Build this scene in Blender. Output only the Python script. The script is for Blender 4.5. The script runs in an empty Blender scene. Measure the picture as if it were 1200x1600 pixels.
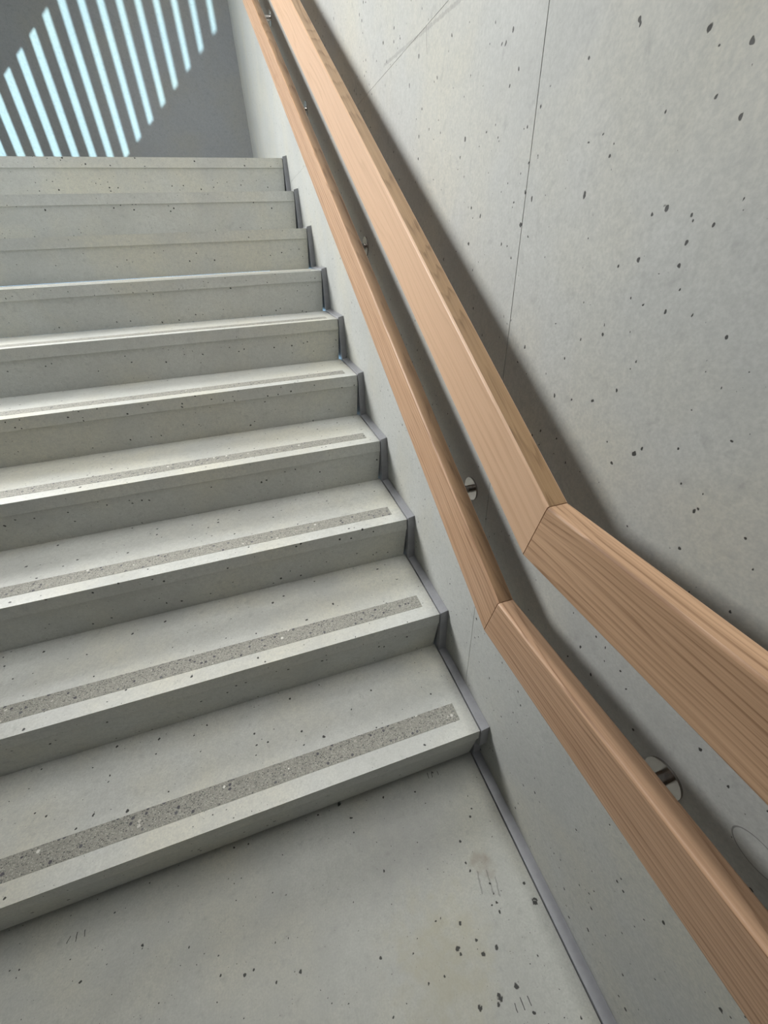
import bpy, bmesh, math, random
from mathutils import Matrix, Vector

# ------------------------------------------------------------------ camera, light, exposure
SC = bpy.context.scene
COL = SC.collection
cam_d = bpy.data.cameras.new('camera')
cam = bpy.data.objects.new('camera', cam_d)
COL.objects.link(cam)
cam_d.sensor_fit = 'HORIZONTAL'
cam_d.sensor_width = 36.0
cam_d.lens = 626.73 / 1200 * 36.0
cam_d.clip_start = 0.02
cr = (0.95045934, -0.30834468, -0.03937759)     # right
cu = (0.20185454, 0.51588798, 0.83253489)       # up
cf = (0.23639327, 0.79923911, -0.55257132)      # forward
cam.matrix_world = Matrix(((cr[0], cu[0], -cf[0], -0.383972),
                           (cr[1], cu[1], -cf[1], -0.481750),
                           (cr[2], cu[2], -cf[2], 1.272899),
                           (0, 0, 0, 1)))
SC.camera = cam

world = bpy.data.worlds.new('world')
SC.world = world
world.use_nodes = True
world.node_tree.nodes['Background'].inputs[0].default_value = (0.42, 0.72, 1.0, 1)
world.node_tree.nodes['Background'].inputs[1].default_value = 3.5


def lamp(name, kind, energy, color, loc, direction, **kw):
    d = bpy.data.lights.new(name, kind)
    d.energy = energy
    d.color = color
    for k, v in kw.items():
        setattr(d, k, v)
    o = bpy.data.objects.new(name, d)
    COL.objects.link(o)
    o.location = loc
    o.rotation_euler = Vector(direction).to_track_quat('-Z', 'Y').to_euler()
    return o


SUN = Vector((1.0, 2.0, -0.20))
lamp('sun', 'SUN', 11.0, (0.62, 0.93, 1.0), (-6, -8, 6), SUN, angle=math.radians(0.2))
# added area lamps, no openings built: assumed stairwell window, assumed roof light over the flight, an added fill lamp in the hall
lamp('assumed_window_lamp', 'AREA', 485, (1.0, 1.0, 0.99), (-3.9, 2.2, 2.6), (1, -1.0, -0.30),
     shape='RECTANGLE', size=2.6, size_y=1.5)
lamp('assumed_roof_lamp', 'AREA', 90, (1.0, 1.0, 0.98), (-0.36, 0.6, 4.6), (0, 0, -1),
     shape='RECTANGLE', size=0.36, size_y=2.8)
lamp('hall_fill', 'AREA', 11.0, (1.0, 1.0, 0.99), (-0.9, -2.6, 3.7), (0.0, 1, -0.25),
     shape='RECTANGLE', size=1.5, size_y=1.2)

SC.view_settings.view_transform = 'Standard'
SC.view_settings.look = 'None'
SC.view_settings.exposure = 0.0
SC.view_settings.gamma = 1.0
SC.view_settings.use_curve_mapping = False

# ------------------------------------------------------------------ measured layout (metres)
G, R = 0.27578, 0.17            # going and rise
NST = 10                        # steps
W = 0.0261                      # face of the right wall
YF = 4.791                      # face of the far wall
XL = -4.0                       # face of the left wall
YJ, ZJ = 0.134, 1.592           # joints between the cast panels of the right wall
TS = math.atan(R / G)           # pitch of the flight
LAND = NST * R


# ------------------------------------------------------------------ node helpers
class NT:
    def __init__(self, name):
        self.m = bpy.data.materials.new(name)
        self.m.use_nodes = True
        self.t = self.m.node_tree
        self.b = self.t.nodes['Principled BSDF']

    def n(self, typ, **kw):
        x = self.t.nodes.new(typ)
        for k, v in kw.items():
            setattr(x, k, v)
        return x

    def put(self, sock, v):
        if isinstance(v, bpy.types.NodeSocket):
            self.t.links.new(v, sock)
        elif isinstance(v, (tuple, list)):
            sock.default_value = tuple(v) if len(v) != 3 or sock.type == 'VECTOR' else (*v, 1)
        else:
            sock.default_value = v

    def math(self, op, a, b=0.0, c=0.0, clamp=False):
        x = self.n('ShaderNodeMath', operation=op, use_clamp=clamp)
        for i, v in enumerate((a, b, c)):
            self.put(x.inputs[i], v)
        return x.outputs[0]

    def vmath(self, op, a, b=(0, 0, 0)):
        x = self.n('ShaderNodeVectorMath', operation=op)
        self.put(x.inputs[0], a)
        self.put(x.inputs[1], b)
        return x.outputs['Value'] if op in ('LENGTH', 'DISTANCE', 'DOT_PRODUCT') else x.outputs[0]

    def noise(self, vec, scale, detail=3.0, rough=0.55, dist=0.0):
        x = self.n('ShaderNodeTexNoise')
        self.put(x.inputs['Vector'], vec)
        x.inputs['Scale'].default_value = scale
        x.inputs['Detail'].default_value = detail
        x.inputs['Roughness'].default_value = rough
        x.inputs['Distortion'].default_value = dist
        return x.outputs[0]

    def voro(self, vec, scale, feature='F1', rand=1.0):
        x = self.n('ShaderNodeTexVoronoi', feature=feature)
        self.put(x.inputs['Vector'], vec)
        x.inputs['Scale'].default_value = scale
        x.inputs['Randomness'].default_value = rand
        return x

    def ramp(self, fac, stops):
        x = self.n('ShaderNodeValToRGB')
        e = x.color_ramp.elements
        while len(e) < len(stops):
            e.new(0.5)
        for el, (p, c) in zip(e, stops):
            el.position = p
            el.color = (*c, 1) if len(c) == 3 else (c[0], c[0], c[0], 1)
        self.put(x.inputs[0], fac)
        return x.outputs[0]

    def mapr(self, v, a, b, c=0.0, d=1.0):
        x = self.n('ShaderNodeMapRange')
        for i, q in enumerate((v, a, b, c, d)):
            self.put(x.inputs[i], q)
        return x.outputs[0]

    def mix(self, fac, a, b, blend='MIX'):
        x = self.n('ShaderNodeMix', data_type='RGBA', blend_type=blend)
        self.put(x.inputs[0], fac)
        self.put(x.inputs[6], a)
        self.put(x.inputs[7], b)
        return x.outputs[2]

    def bump(self, h, strength, dist, normal=None):
        x = self.n('ShaderNodeBump')
        x.inputs['Strength'].default_value = strength
        x.inputs['Distance'].default_value = dist
        self.put(x.inputs['Height'], h)
        if normal is not None:
            self.put(x.inputs['Normal'], normal)
        return x.outputs[0]

    def coord(self):
        return self.n('ShaderNodeTexCoord').outputs['Object']

    def scale(self, v, s):
        return self.vmath('MULTIPLY', v, s)


def pits(t, P, scale, keep, rmin, rmax, stretch=(1, 1, 1)):
    """scattered air holes: a share `keep` of the voronoi cells holds one hole"""
    warp = t.n('ShaderNodeTexNoise')
    t.put(warp.inputs['Vector'], P)
    warp.inputs['Scale'].default_value = scale * 2.3
    warp.inputs['Detail'].default_value = 1.0
    off = t.vmath('MULTIPLY', t.vmath('SUBTRACT', warp.outputs[1], (0.5, 0.5, 0.5)), (0.35 / scale,) * 3)
    V = t.vmath('MULTIPLY', t.vmath('ADD', P, off), stretch)
    v = t.voro(V, scale)
    sep = t.n('ShaderNodeSeparateColor')
    t.put(sep.inputs[0], v.outputs['Color'])
    on = t.math('LESS_THAN', sep.outputs[0], keep)
    r = t.mapr(t.math('POWER', sep.outputs[1], 3.0), 0, 1, rmin * scale, rmax * scale)
    x = t.math('SUBTRACT', r, v.outputs['Distance'])
    m = t.mapr(x, 0.0, 0.0004 * scale)
    return t.math('MULTIPLY', m, on)


def seg_mask(t, P, a, b, w, soft=0.6):
    """thin scratch from a to b (points on the surface), half width w"""
    A, B = Vector(a), Vector(b)
    d = B - A
    pa = t.vmath('SUBTRACT', P, tuple(A))
    h = t.math('DIVIDE', t.vmath('DOT_PRODUCT', pa, tuple(d)), d.length_squared, clamp=True)
    x = t.n('ShaderNodeVectorMath', operation='SCALE')
    x.inputs[0].default_value = tuple(d)
    t.put(x.inputs[3], h)
    return t.mapr(t.vmath('DISTANCE', pa, x.outputs[0]), w, w * soft)


def spot_mask(t, P, c, r, soft=0.72):
    return t.mapr(t.vmath('DISTANCE', P, tuple(c)), r, r * soft)


def concrete(name, tint, dark=0.80, pit=(26, 0.10, 0.0012, 0.006), rough=0.6, cloud=1.0,
             stretch=(1, 1, 1), marks=(), spots=(), stains=(), fine=0.45, rings=()):
    t = NT(name)
    P = t.coord()
    c1 = t.noise(P, 2.2 * cloud, 5.0, 0.6, 0.4)
    c2 = t.noise(P, 11.0 * cloud, 4.0, 0.6, 0.2)
    c3 = t.noise(P, 240.0, 2.0, 0.6)
    lo = tuple(x * dark for x in tint)
    base = t.mix(t.mapr(c1, 0.32, 0.68), lo, tint)
    base = t.mix(t.math('MULTIPLY', t.mapr(c2, 0.45, 0.72), 0.30), base, tuple(x * 1.12 for x in tint))
    warm = (tint[0] * 1.03, tint[1] * 0.985, tint[2] * 0.88)
    base = t.mix(t.math('MULTIPLY', t.mapr(t.noise(P, 3.4, 3.0), 0.45, 0.66), 0.8), base, warm)
    base = t.mix(t.math('MULTIPLY', t.mapr(c3, 0.35, 0.7), fine), base, tuple(x * 0.66 for x in tint))
    c5 = t.noise(P, 75.0, 4.0, 0.65)
    base = t.mix(t.math('MULTIPLY', t.mapr(c5, 0.42, 0.66), 0.38), base, tuple(x * 0.70 for x in tint))
    # small dark mottles
    c4 = t.noise(P, 46.0, 3.0, 0.6, 0.3)
    base = t.mix(t.math('MULTIPLY', t.mapr(c4, 0.58, 0.74), 0.38), base, tuple(x * 0.55 for x in tint))
    for (c, r, colr, amt) in stains:
        d = t.vmath('DISTANCE', t.vmath('ADD', P, t.vmath('MULTIPLY', t.vmath(
            'SUBTRACT', t.n_color(P, 32.0), (0.5, 0.5, 0.5)), (r * 1.8,) * 3)), tuple(c))
        base = t.mix(t.math('MULTIPLY', t.mapr(d, r, r * 0.25), amt), base, colr)
    s, k, r0, r1 = pit
    pm = pits(t, P, s, k, r0, r1, stretch)
    pm2 = pits(t, P, s * 2.6, k * 0.8, r0 * 0.5, r1 * 0.30, stretch)
    hole = t.math('MAXIMUM', pm, t.math('MULTIPLY', pm2, 0.75))
    W1 = t.vmath('SUBTRACT', t.n_color(P, 130.0), (0.5, 0.5, 0.5))
    for (c, r) in spots:
        wob = t.vmath('ADD', t.scale(P, stretch), t.vmath('MULTIPLY', W1, (r * 2.2,) * 3))
        c = tuple(a * b for a, b in zip(c, stretch))
        hole = t.math('MAXIMUM', hole, spot_mask(t, wob, c, r))
    base = t.mix(t.math('MULTIPLY', hole, 0.93), base, (0.012, 0.012, 0.011))
    for (a, b, w, amt) in marks:
        wob = t.vmath('ADD', P, t.vmath('MULTIPLY', W1, (w * 2,) * 3))
        base = t.mix(t.math('MULTIPLY', seg_mask(t, wob, a, b, w), amt), base, (0.03, 0.03, 0.03))
    for (c, r, w, amt) in rings:
        d = t.vmath('DISTANCE', t.scale(P, (1, 1, 1.35)), (c[0], c[1], c[2] * 1.35))
        base = t.mix(t.math('MULTIPLY', t.mapr(t.math('ABSOLUTE', t.math('SUBTRACT', d, r)), w, w * 0.4), amt), base, (0.04, 0.04, 0.04))
    t.put(t.b.inputs['Base Color'], base)
    t.put(t.b.inputs['Roughness'], t.mapr(c2, 0.3, 0.7, rough - 0.07, rough + 0.08))
    t.b.inputs['Specular IOR Level'].default_value = 0.4
    h = t.math('SUBTRACT', t.math('ADD', t.math('MULTIPLY', c3, 0.05), t.math('MULTIPLY', c2, 0.10)), hole)
    t.put(t.b.inputs['Normal'], t.bump(h, 0.35, 0.003))
    return t.m


def n_color(self, P, s):
    x = self.n('ShaderNodeTexNoise')
    self.put(x.inputs['Vector'], P)
    x.inputs['Scale'].default_value = s
    x.inputs['Detail'].default_value = 2.0
    return x.outputs[1]


NT.n_color = n_color


def oak(name, light, dark, pith, ring, shift, contrast=1.0, rough=0.42):
    """oak grain along the local X axis: growth rings about a far pith axis, fine pores"""
    t = NT(name)
    P = t.vmath('ADD', t.coord(), shift)
    L = t.scale(P, (0.55, 1, 1))
    wob = t.vmath('MULTIPLY', t.vmath('SUBTRACT', t.n_color(t.scale(P, (1.1, 5, 5)), 1.6), (0.5, 0.5, 0.5)), (0, 0.05, 0.05))
    Q = t.vmath('ADD', t.vmath('ADD', L, wob), (0, pith[0], pith[1]))
    sep = t.n('ShaderNodeSeparateXYZ')
    t.put(sep.inputs[0], Q)
    tilt = t.math('MULTIPLY', sep.outputs[0], pith[2])
    rr = t.math('SQRT', t.math('ADD', t.math('POWER', sep.outputs[1], 2.0),
                               t.math('POWER', t.math('ADD', sep.outputs[2], tilt), 2.0)))
    ph = t.math('ADD', t.math('MULTIPLY', rr, ring), t.math('MULTIPLY', t.noise(t.scale(P, (2.2, 55, 55)), 1.0, 3.0), 1.6))
    saw = t.math('FRACT', ph)
    line = t.ramp(saw, [(0.0, (0.0,)), (0.60, (0.18,)), (0.86, (1.0,)), (0.97, (0.55,)), (1.0, (0.0,))])
    pores = t.mapr(t.noise(t.scale(P, (9, 620, 620)), 1.0, 2.0, 0.6), 0.50, 0.68)
    streak = t.mapr(t.noise(t.scale(P, (1.3, 150, 150)), 1.0, 3.0, 0.6), 0.40, 0.66)
    broad = t.mapr(t.noise(t.scale(P, (0.8, 24, 24)), 1.0, 3.0, 0.6), 0.35, 0.7)
    bl = t.n('ShaderNodeSeparateColor')
    t.put(bl.inputs[0], line)
    amt = t.math('MULTIPLY', bl.outputs[0], t.mapr(streak, 0, 1, 0.25, 0.62))
    fac = t.math('MULTIPLY', amt, contrast)
    fac = t.math('ADD', fac, t.math('MULTIPLY', pores, 0.20 * contrast))
    fac = t.math('ADD', fac, t.math('MULTIPLY', streak, 0.22 * contrast))
    fac = t.math('ADD', fac, t.math('MULTIPLY', broad, 0.24 * contrast), clamp=True)
    base = t.mix(fac, light, dark)
    t.put(t.b.inputs['Base Color'], base)
    t.put(t.b.inputs['Roughness'], t.mapr(fac, 0, 1, rough - 0.04, rough + 0.12))
    t.b.inputs['Specular IOR Level'].default_value = 0.45
    t.put(t.b.inputs['Normal'], t.bump(t.math('MULTIPLY', fac, -1.0), 0.12, 0.0008))
    return t.m


def plain(name, colr, rough=0.5, metal=0.0, noise=0.06):
    t = NT(name)
    nz = t.noise(t.coord(), 60.0, 3.0)
    t.put(t.b.inputs['Base Color'], t.mix(t.mapr(nz, 0.3, 0.7), tuple(c * (1 - noise) for c in colr), tuple(min(1, c * (1 + noise)) for c in colr)))
    t.b.inputs['Metallic'].default_value = metal
    t.put(t.b.inputs['Roughness'], t.mapr(nz, 0.3, 0.7, rough - 0.03, rough + 0.03))
    return t.m


def aggregate(name):
    """exposed aggregate: little stones of mixed greys set in sandy mortar"""
    t = NT(name)
    P = t.coord()
    v = t.voro(P, 300.0)
    v2 = t.voro(P, 95.0)
    s1 = t.n('ShaderNodeSeparateColor')
    t.put(s1.inputs[0], v.outputs['Color'])
    s2 = t.n('ShaderNodeSeparateColor')
    t.put(s2.inputs[0], v2.outputs['Color'])
    small = t.ramp(s1.outputs[0], [(0.0, (0.05, 0.05, 0.055)), (0.30, (0.17, 0.178, 0.16)), (0.5, (0.33, 0.325, 0.29)), (0.85, (0.44, 0.43, 0.385))])
    base = t.mix(t.math('LESS_THAN', v.outputs['Distance'], 0.42), (0.29, 0.285, 0.25), small)
    big = t.ramp(s2.outputs[0], [(0.0, (0.07, 0.07, 0.08)), (0.75, (0.13, 0.13, 0.14)), (0.86, (0.34, 0.31, 0.27)), (0.97, (0.70, 0.69, 0.65))])
    isbig = t.math('MULTIPLY', t.math('LESS_THAN', v2.outputs['Distance'], 0.36), t.math('LESS_THAN', s2.outputs[1], 0.16))
    base = t.mix(isbig, base, big)
    t.put(t.b.inputs['Base Color'], base)
    t.b.inputs['Roughness'].default_value = 0.75
    h = t.math('SUBTRACT', 1.0, v.outputs['Distance'])
    t.put(t.b.inputs['Normal'], t.bump(h, 0.7, 0.0018))
    return t.m


# ------------------------------------------------------------------ mesh helpers
def link(name, bm, mat, parent=None, smooth=False):
    bmesh.ops.recalc_face_normals(bm, faces=bm.faces)
    me = bpy.data.meshes.new(name)
    bm.to_mesh(me)
    bm.free()
    me.materials.append(mat)
    if smooth:
        for p in me.polygons:
            p.use_smooth = True
    o = bpy.data.objects.new(name, me)
    COL.objects.link(o)
    if parent is not None:
        o.parent = parent
    return o


def box(bm, x0, x1, y0, y1, z0, z1):
    v = [bm.verts.new((x, y, z)) for x in (x0, x1) for y in (y0, y1) for z in (z0, z1)]
    for f in ((0, 1, 3, 2), (4, 6, 7, 5), (0, 4, 5, 1), (2, 3, 7, 6), (0, 2, 6, 4), (1, 5, 7, 3)):
        bm.faces.new([v[i] for i in f])
    return v


def prism(bm, pts, x0, x1):
    """closed outline pts in (y, z) extruded from x0 to x1"""
    a = [bm.verts.new((x0, y, z)) for y, z in pts]
    b = [bm.verts.new((x1, y, z)) for y, z in pts]
    bm.faces.new(a)
    bm.faces.new(b[::-1])
    n = len(pts)
    for i in range(n):
        j = (i + 1) % n
        bm.faces.new((a[i], b[i], b[j], a[j]))


def bev(bm, w, seg=2, ang=30):
    e = [x for x in bm.edges if len(x.link_faces) == 2 and x.calc_face_angle(0) > math.radians(ang)]
    bmesh.ops.bevel(bm, geom=e, offset=w, segments=seg, profile=0.5, affect='EDGES', clamp_overlap=True)


def tag(o, label=None, cat=None, group=None, kind=None):
    for k, v in (('label', label), ('category', cat), ('group', group), ('kind', kind)):
        if v:
            o[k] = v
    return o


def empty(name, loc=(0, 0, 0)):
    o = bpy.data.objects.new(name, None)
    o.empty_display_size = 0.1
    o.location = loc
    COL.objects.link(o)
    return o


# ------------------------------------------------------------------ materials
# scratches (ends), dark air holes (centre, radius) found on the floor and on the wall
F_SCR = [((-1.0425, -0.0429), (-1.0377, -0.0329)),
    ((-1.0239, -0.0459), (-1.0241, -0.031)),
    ((-1.0068, -0.0431), (-1.0084, -0.0319)),
    ((-0.1434, 0.0174), (-0.1447, 0.0028)),
    ((-0.1307, 0.0166), (-0.1339, 0.0026)),
    ((-0.1147, 0.012), (-0.1147, 0.0031)),
    ((-0.1442, -0.4287), (-0.1452, -0.4398)),
    ((-0.1298, -0.425), (-0.1296, -0.4412)),
    ((-0.1146, -0.4285), (-0.1141, -0.4407))]
F_SM = [((-0.1147, -0.2241), (-0.1233, -0.2621)),
    ((-0.093, -0.2289), (-0.0992, -0.2718)),
    ((-0.0794, -0.2472), (-0.0874, -0.2793))]
F_SPOT = [((-0.2179, -0.3254, 0.0), 0.00485),
    ((-0.1693, -0.35, 0.0), 0.0048),
    ((-0.1734, -0.326, 0.0), 0.0028),
    ((-0.1386, -0.3496, 0.0), 0.00415),
    ((-0.1275, -0.4092, 0.0), 0.00525),
    ((-0.1675, -0.4128, 0.0), 0.00581),
    ((-0.1755, -0.4197, 0.0), 0.00384),
    ((-0.2126, -0.4118, 0.0), 0.00447),
    ((-0.0158, -0.3136, 0.0), 0.00664),
    ((-0.0212, -0.2777, 0.0), 0.00304),
    ((-0.1267, -0.1578, 0.0), 0.00326),
    ((-0.1949, -0.291, 0.0), 0.00359),
    ((-0.1013, -0.3031, 0.0), 0.00364),
    ((-0.0997, -0.2867, 0.0), 0.00296),
    ((-0.402, 0.0253, 0.0), 0.00529),
    ((-0.6453, 0.0131, 0.0), 0.00248)]
W_SPOT = [((0.0261, -0.0982, 1.4097), 0.00262),
    ((0.0261, -0.1232, 1.3648), 0.00159),
    ((0.0261, -0.1512, 1.3479), 0.00204),
    ((0.0261, 0.0136, 1.313), 0.00263),
    ((0.0261, -0.0143, 1.3431), 0.00172),
    ((0.0261, -0.1348, 1.2852), 0.00176),
    ((0.0261, -0.1376, 1.2808), 0.00117),
    ((0.0261, -0.1376, 1.2637), 0.0018),
    ((0.0261, -0.1378, 1.2452), 0.00185),
    ((0.0261, -0.1587, 1.277), 0.00141),
    ((0.0261, 0.1244, 1.4114), 0.00201),
    ((0.0261, -0.2071, 1.1922), 0.00173),
    ((0.0261, -0.0641, 1.1727), 0.00194),
    ((0.0261, -0.1632, 1.0646), 0.00186),
    ((0.0261, -0.2041, 1.0816), 0.00135),
    ((0.0261, -0.245, 1.0276), 0.00236),
    ((0.0261, -0.0627, 1.2436), 0.00143),
    ((0.0261, -0.2474, 0.9795), 0.00214),
    ((0.0261, -0.2969, 1.0284), 0.00151),
    ((0.0261, -0.1301, 1.0302), 0.00204),
    ((0.0261, -0.2208, 1.048), 0.00137),
    ((0.0261, 0.2074, 1.5001), 0.00208),
    ((0.0261, 0.2225, 1.3988), 0.00141)]
TINT = (0.44, 0.45, 0.43)
m_wall = concrete('cast_concrete_wall', TINT, 0.84, (58, 0.60, 0.0011, 0.0030), 0.62, 0.8, (1, 1, 0.8),
                  rings=(((W, -0.452, 0.711), 0.027, 0.0012, 0.6),), spots=W_SPOT,
                  marks=(((W, 0.36, 1.578), (W, 0.74, 1.606), 0.0035, 0.22), ((W, 0.5005, 1.5924), (W, 0.4958, 1.5565), 0.0016, 0.35)))
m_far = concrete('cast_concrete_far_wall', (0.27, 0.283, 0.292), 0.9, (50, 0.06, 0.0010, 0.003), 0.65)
m_step = concrete('cast_concrete_step', (0.585, 0.595, 0.562), 0.80, (56, 0.45, 0.0013, 0.0040), 0.50)
m_floor = concrete('cast_concrete_floor', (0.475, 0.482, 0.445), 0.76, (60, 0.45, 0.0012, 0.0034), 0.55, spots=F_SPOT,
                   marks=[((*a, 0), (*b, 0), 0.0011, 0.9) for a, b in F_SCR] + [((*a, 0), (*b, 0), 0.0022, 0.35) for a, b in F_SM],
                   stains=(((-0.092, -0.212, 0), 0.034, (0.24, 0.20, 0.15), 0.6), ((-0.258, -0.335, 0), 0.13, (0.36, 0.34, 0.25), 0.55),
                           ((-0.256, -0.11, 0), 0.16, (0.30, 0.30, 0.29), 0.35)))
m_grit = aggregate('exposed_aggregate')
m_strip = plain('grey_joint_strip', (0.33, 0.335, 0.355), 0.36)
m_steel = plain('brushed_steel', (0.42, 0.40, 0.38), 0.22, 1.0)
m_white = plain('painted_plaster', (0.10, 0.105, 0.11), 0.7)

# ------------------------------------------------------------------ the setting
bm = bmesh.new()
box(bm, XL, 0.0, -5.0, YF, -0.12, 0.0)
box(bm, XL - 2.0, W + 0.3, -5.2, YF + 0.2, -0.32, -0.13)
tag(link('floor', bm, m_floor), kind='structure')

# right wall: a backing with cast panels whose joints are open grooves
bm = bmesh.new()
box(bm, W + 0.0022, W + 0.26, -5.0, YF + 0.3, -0.3, 5.2)
wall_r = tag(link('wall_right', bm, m_wall), kind='structure')
GJ = 0.0006
for (y0, y1, z0, z1) in ((-5.0, YJ - 1.5 * GJ, -0.3, 5.2), (YJ + GJ, YF + 0.3, -0.3, ZJ - GJ / 2), (YJ + GJ, YF + 0.3, ZJ + GJ / 2, 5.2)):
    bm = bmesh.new()
    box(bm, W, W + 0.0026, y0, y1, z0, z1)
    link('panel', bm, m_wall, wall_r)

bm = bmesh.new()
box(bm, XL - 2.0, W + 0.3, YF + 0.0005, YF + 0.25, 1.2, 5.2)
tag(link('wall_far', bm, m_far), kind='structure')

# left wall: solid below and above an assumed slanted run of openings, shaped for the sun stripes
bm = bmesh.new()
FIN_P = 2 * 0.1373
lo0, lo1 = 2.135 + 0.834 * 0.94, 0.834           # lower edge of the light on the far wall: z = lo0 + lo1*x
hi0, hi1 = 2.5564 + 0.817 * 1.7592, 0.817
EL = -SUN.z / SUN.x


def to_left(x, z):
    """point of the left wall whose sunlight reaches (x, z) on the far wall"""
    return YF - 2 * (x - XL), z + EL * (x - XL)


def zlo(y):
    x = XL + (YF - y) / 2
    return lo0 + lo1 * x + EL * (x - XL)


def zhi(y):
    x = XL + (YF - y) / 2
    return hi0 + hi1 * x + EL * (x - XL)


YB = -3.30
prism(bm, [(YB, zlo(YB)), (YF, zlo(YF)), (YF, -1.9), (YB, -1.9)], XL - 0.03, XL)
prism(bm, [(YB, zhi(YB)), (YF, zhi(YF)), (YF, 7.0), (YB, 7.0)], XL - 0.03, XL)
box(bm, XL - 0.12, XL, -5.0, YB, -0.1, 7.0)
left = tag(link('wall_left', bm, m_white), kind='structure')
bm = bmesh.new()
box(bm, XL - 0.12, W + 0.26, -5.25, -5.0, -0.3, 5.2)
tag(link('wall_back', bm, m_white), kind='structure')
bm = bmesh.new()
box(bm, -1.85, -1.755, -5.0, 1.08, 0.0, 5.0)  # unseen wing wall, added to keep window lamp light off the lower flight
tag(link('wall_light_block', bm, m_white), kind='structure')
# assumed fins, out of view: openings centred on the light stripes
xs0 = -2.03
edges = []
y_prev = YF
k = 0
openings = []
for i in range(-1, 16):
    xc = xs0 + 0.1373 * i
    yc = YF - 2 * (xc - XL)
    half = 0.085 - 0.0016 * i
    openings.append((yc - half, yc + half))
openings = [o for o in openings if o[1] < YF and o[0] > YB]
cur = YF
for (a, b) in openings + [(YB, YB)]:
    if cur - b > 0.01:
        bm = bmesh.new()
        prism(bm, [(b, zlo(b) - 0.02), (cur, zlo(cur) - 0.02), (cur, zhi(cur) + 0.02), (b, zhi(b) + 0.02)], XL - 0.028, XL - 0.004)
        link('assumed_fin', bm, m_white, left)
    cur = a

bm = bmesh.new()
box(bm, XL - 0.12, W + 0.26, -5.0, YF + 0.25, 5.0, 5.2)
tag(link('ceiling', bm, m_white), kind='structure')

# ------------------------------------------------------------------ the staircase
stair = tag(empty('staircase', (-1.2, 0, 0)),
            'pale cast concrete staircase with gritty anti slip bands rising beside the wall', 'staircase')
UND = 0.024                      # the riser leans back under the nosing
XS0 = -1.75                      # assumed open stairwell to the left, so the lamp light passes


def shift(bm, dx):
    for v in bm.verts:
        v.co.x += dx


for k in range(1, NST + 1):
    y0, zt, zb = (k - 1) * G, k * R, (k - 1) * R
    back = y0 + G + UND + 0.004 if k < NST else YF
    low = zb + (0.012 if k == 1 else 0.0005)
    pts = [(y0, zt), (y0 + 0.001, zt - 0.041), (y0 + 0.0045, zt - 0.0425), (y0 + UND, low),
           (back, low), (back, zt)]
    ysl = [(y0 + 0.045, y0 + 0.095)]
    bm = bmesh.new()
    # the right-hand end is rounded under towards the foot of the riser
    prof = [(XS0, None), (-0.02, None), (0.0, None)]
    prism(bm, pts, XS0 if k < NST else XL + 0.001, 0.0)
    for v in bm.verts:
        if v.co.x > -0.001 and v.co.z < zb + 0.03:
            v.co.x = -0.007
    bev(bm, 0.0018, 2, 40)
    o = link('step', bm, m_step, stair)
    o.matrix_parent_inverse = Matrix.Translation((1.2, 0, 0))
    # exposed aggregate band, a hair proud of the tread
    bm = bmesh.new()
    box(bm, XS0 + 0.03, -0.037, y0 + 0.046, y0 + 0.096, zt - 0.006, zt + 0.0008)
    gs = link('grip_band', bm, m_grit, o)

# grey filler strip in the joint between the flight and the wall
bm = bmesh.new()
ox, oz = 0.004, 0.006
out = [(-5.0, oz), (0.02, oz)]
prof = [(-5.0, oz), (0.018, oz), (0.018, 0.075), (-ox, 0.095)]
for k in range(1, NST + 1):
    y0 = (k - 1) * G
    prof.append((y0 - ox, k * R + oz))
    if k < NST:
        prof.append((y0 + G - ox, k * R + oz))
prof.append((YF, LAND + oz))
inner = [(YF, LAND - 0.06)] + [(k * G + 0.05, k * R - 0.06) for k in range(NST - 1, 0, -1)] + [(0.08, -0.03), (-5.0, -0.03)]
prism(bm, prof + inner, 0.0025, W - 0.0005)
for v in bm.verts:                      # the strip rises a little towards the wall
    if v.co.x > 0.02:
        v.co.z += 0.005
bev(bm, 0.0022, 2, 40)
tag(link('baseboard_right', bm, m_strip), kind='structure')


# ------------------------------------------------------------------ oak handrails
FRAME_S = Matrix(((0, -1, 0, 0), (math.cos(TS), 0, -math.sin(TS), 0), (math.sin(TS), 0, math.cos(TS), 0), (0, 0, 0, 1)))
FRAME_F = Matrix(((0, -1, 0, 0), (1, 0, 0, 0), (0, 0, 1, 0), (0, 0, 0, 1)))


def rail_segment(name, parent, mat, frame, origin, w, h, u0, u1, s0, s1, top=None):
    """bar along local X from u0 to u1; ends cut so that u = u_end + s*n, n = height below the top edge (<= 0)"""
    b = 0.004
    ring = []
    order = [(-b, -b, (0, 90)), (-w + b, -b, (90, 180)), (-w + b, -h + b, (180, 270)), (-b, -h + b, (270, 360))]
    for cy, cz, (a0, a1) in order:
        for j in range(7):
            a = math.radians(a0 + (a1 - a0) * j / 6)
            ring.append((cy + b * math.cos(a), cz + b * math.sin(a)))
    bm = bmesh.new()
    A = [bm.verts.new((u0 + s0 * z, y, z)) for y, z in ring]
    B = [bm.verts.new((u1 + s1 * z, y, z)) for y, z in ring]
    bm.faces.new(A[::-1])
    bm.faces.new(B)
    n = len(ring)
    for i in range(n):
        j = (i + 1) % n
        bm.faces.new((A[i], A[j], B[j], B[i]))
    o = link(name, bm, mat, parent)
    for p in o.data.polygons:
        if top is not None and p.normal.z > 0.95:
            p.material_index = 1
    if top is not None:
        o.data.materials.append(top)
    m = frame.copy()
    m.translation = origin
    o.matrix_parent_inverse = parent.matrix_basis.inverted()
    o.matrix_basis = m
    return o


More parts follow.
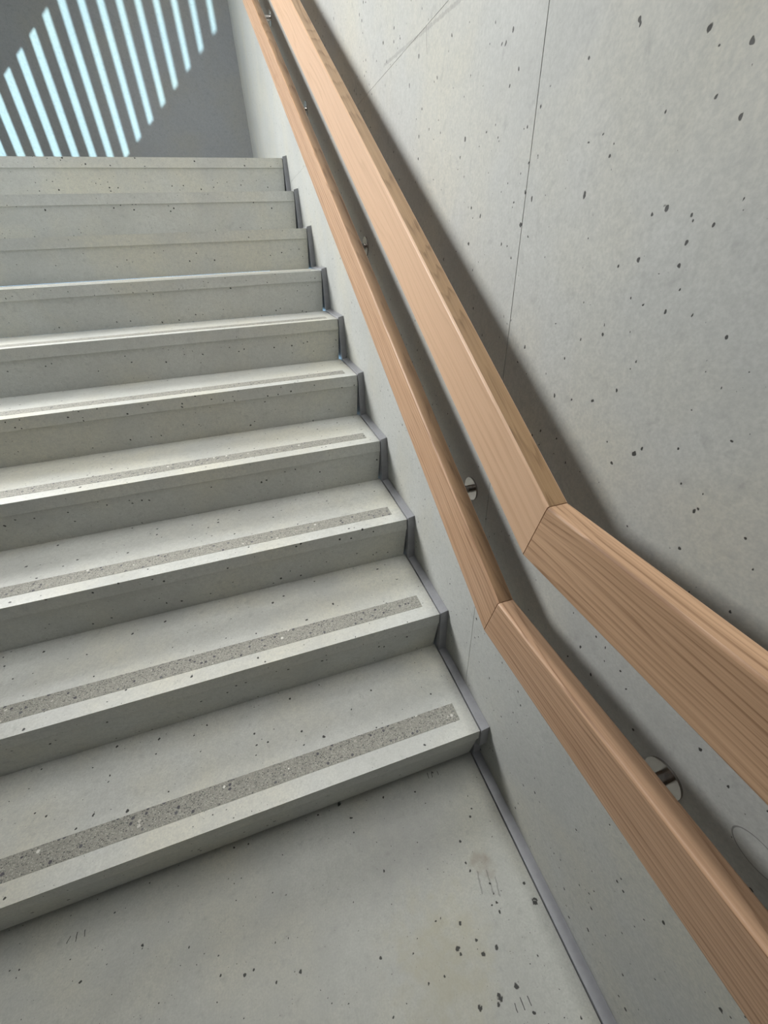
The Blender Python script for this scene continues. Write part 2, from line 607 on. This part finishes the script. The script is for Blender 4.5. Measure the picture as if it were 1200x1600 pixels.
def disc(bm, x0, x1, y, z, r, n=32):
    a = [bm.verts.new((x0, y + r * math.cos(2 * math.pi * i / n), z + r * math.sin(2 * math.pi * i / n))) for i in range(n)]
    b = [bm.verts.new((x1, y + r * math.cos(2 * math.pi * i / n), z + r * math.sin(2 * math.pi * i / n))) for i in range(n)]
    bm.faces.new(a)
    bm.faces.new(b[::-1])
    for i in range(n):
        j = (i + 1) % n
        bm.faces.new((a[i], b[i], b[j], a[j]))


HB = TS / 2
GAP = 0.0007


def handrail(label, xf, zk, yk, h, w, mats, spots, off):
    root = tag(empty('handrail', (xf + w / 2, yk, zk - h)), label, 'handrail', None)
    ye = 2.70                     # plumb cut end at the top landing
    ulen = (ye - yk) / math.cos(TS) - 0.0
    # slope piece: mitred at the foot, cut plumb at the head (bottom edge ends at the same y as the top edge)
    rail_segment('rail_segment', root, mats[0], FRAME_S, (xf, yk, zk), w, h, GAP, ulen + h * math.tan(TS), math.tan(HB), math.tan(TS), mats[2])
    rail_segment('rail_segment', root, mats[1], FRAME_F, (xf, yk, zk), w, h, -2.6, -GAP, 0.0, -math.tan(HB))
    inv = root.matrix_basis.inverted()
    for (y, z) in spots:
        bm = bmesh.new()
        disc(bm, W - 0.0035, W + 0.0005, y, z, 0.026)
        bev(bm, 0.0012, 2, 40)
        pl = link('wall_bracket', bm, m_steel, root)
        pl.matrix_parent_inverse = inv
        bm = bmesh.new()
        disc(bm, xf + w - 0.004, W - 0.003, y, z, 0.0085, 20)
        link('bracket_arm', bm, m_steel, pl)
    return root


oak_us = oak('oak_upper_slope', (0.57, 0.375, 0.245), (0.42, 0.265, 0.155), (0.30, 0.10, 0.02), 110, (0.3, 0.02, 0.11), 0.75)
oak_uf = oak('oak_upper_flat', (0.52, 0.335, 0.205), (0.24, 0.135, 0.072), (0.06, 0.25, 0.05), 150, (1.7, 0.3, 0.05), 1.2)
oak_ls = oak('oak_lower_slope', (0.52, 0.33, 0.205), (0.25, 0.14, 0.075), (0.09, 0.22, 0.05), 120, (4.1, 0.1, 0.02), 1.2)
oak_lf = oak('oak_lower_flat', (0.50, 0.32, 0.20), (0.24, 0.135, 0.075), (0.05, 0.30, 0.04), 160, (7.3, 0.2, 0.07), 1.2)
# flat-sawn tops of the sloping pieces, darkened further to paint in their shade
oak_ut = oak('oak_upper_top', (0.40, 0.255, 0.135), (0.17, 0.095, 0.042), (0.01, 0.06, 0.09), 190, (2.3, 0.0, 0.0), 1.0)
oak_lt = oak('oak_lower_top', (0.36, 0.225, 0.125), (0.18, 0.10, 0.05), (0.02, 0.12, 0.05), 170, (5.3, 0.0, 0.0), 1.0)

SPOT = ((2.399, 2.189), (1.729, 1.738), (0.963, 1.273), (0.203, 0.813), (-0.352, 0.668), (-1.45, 0.684))
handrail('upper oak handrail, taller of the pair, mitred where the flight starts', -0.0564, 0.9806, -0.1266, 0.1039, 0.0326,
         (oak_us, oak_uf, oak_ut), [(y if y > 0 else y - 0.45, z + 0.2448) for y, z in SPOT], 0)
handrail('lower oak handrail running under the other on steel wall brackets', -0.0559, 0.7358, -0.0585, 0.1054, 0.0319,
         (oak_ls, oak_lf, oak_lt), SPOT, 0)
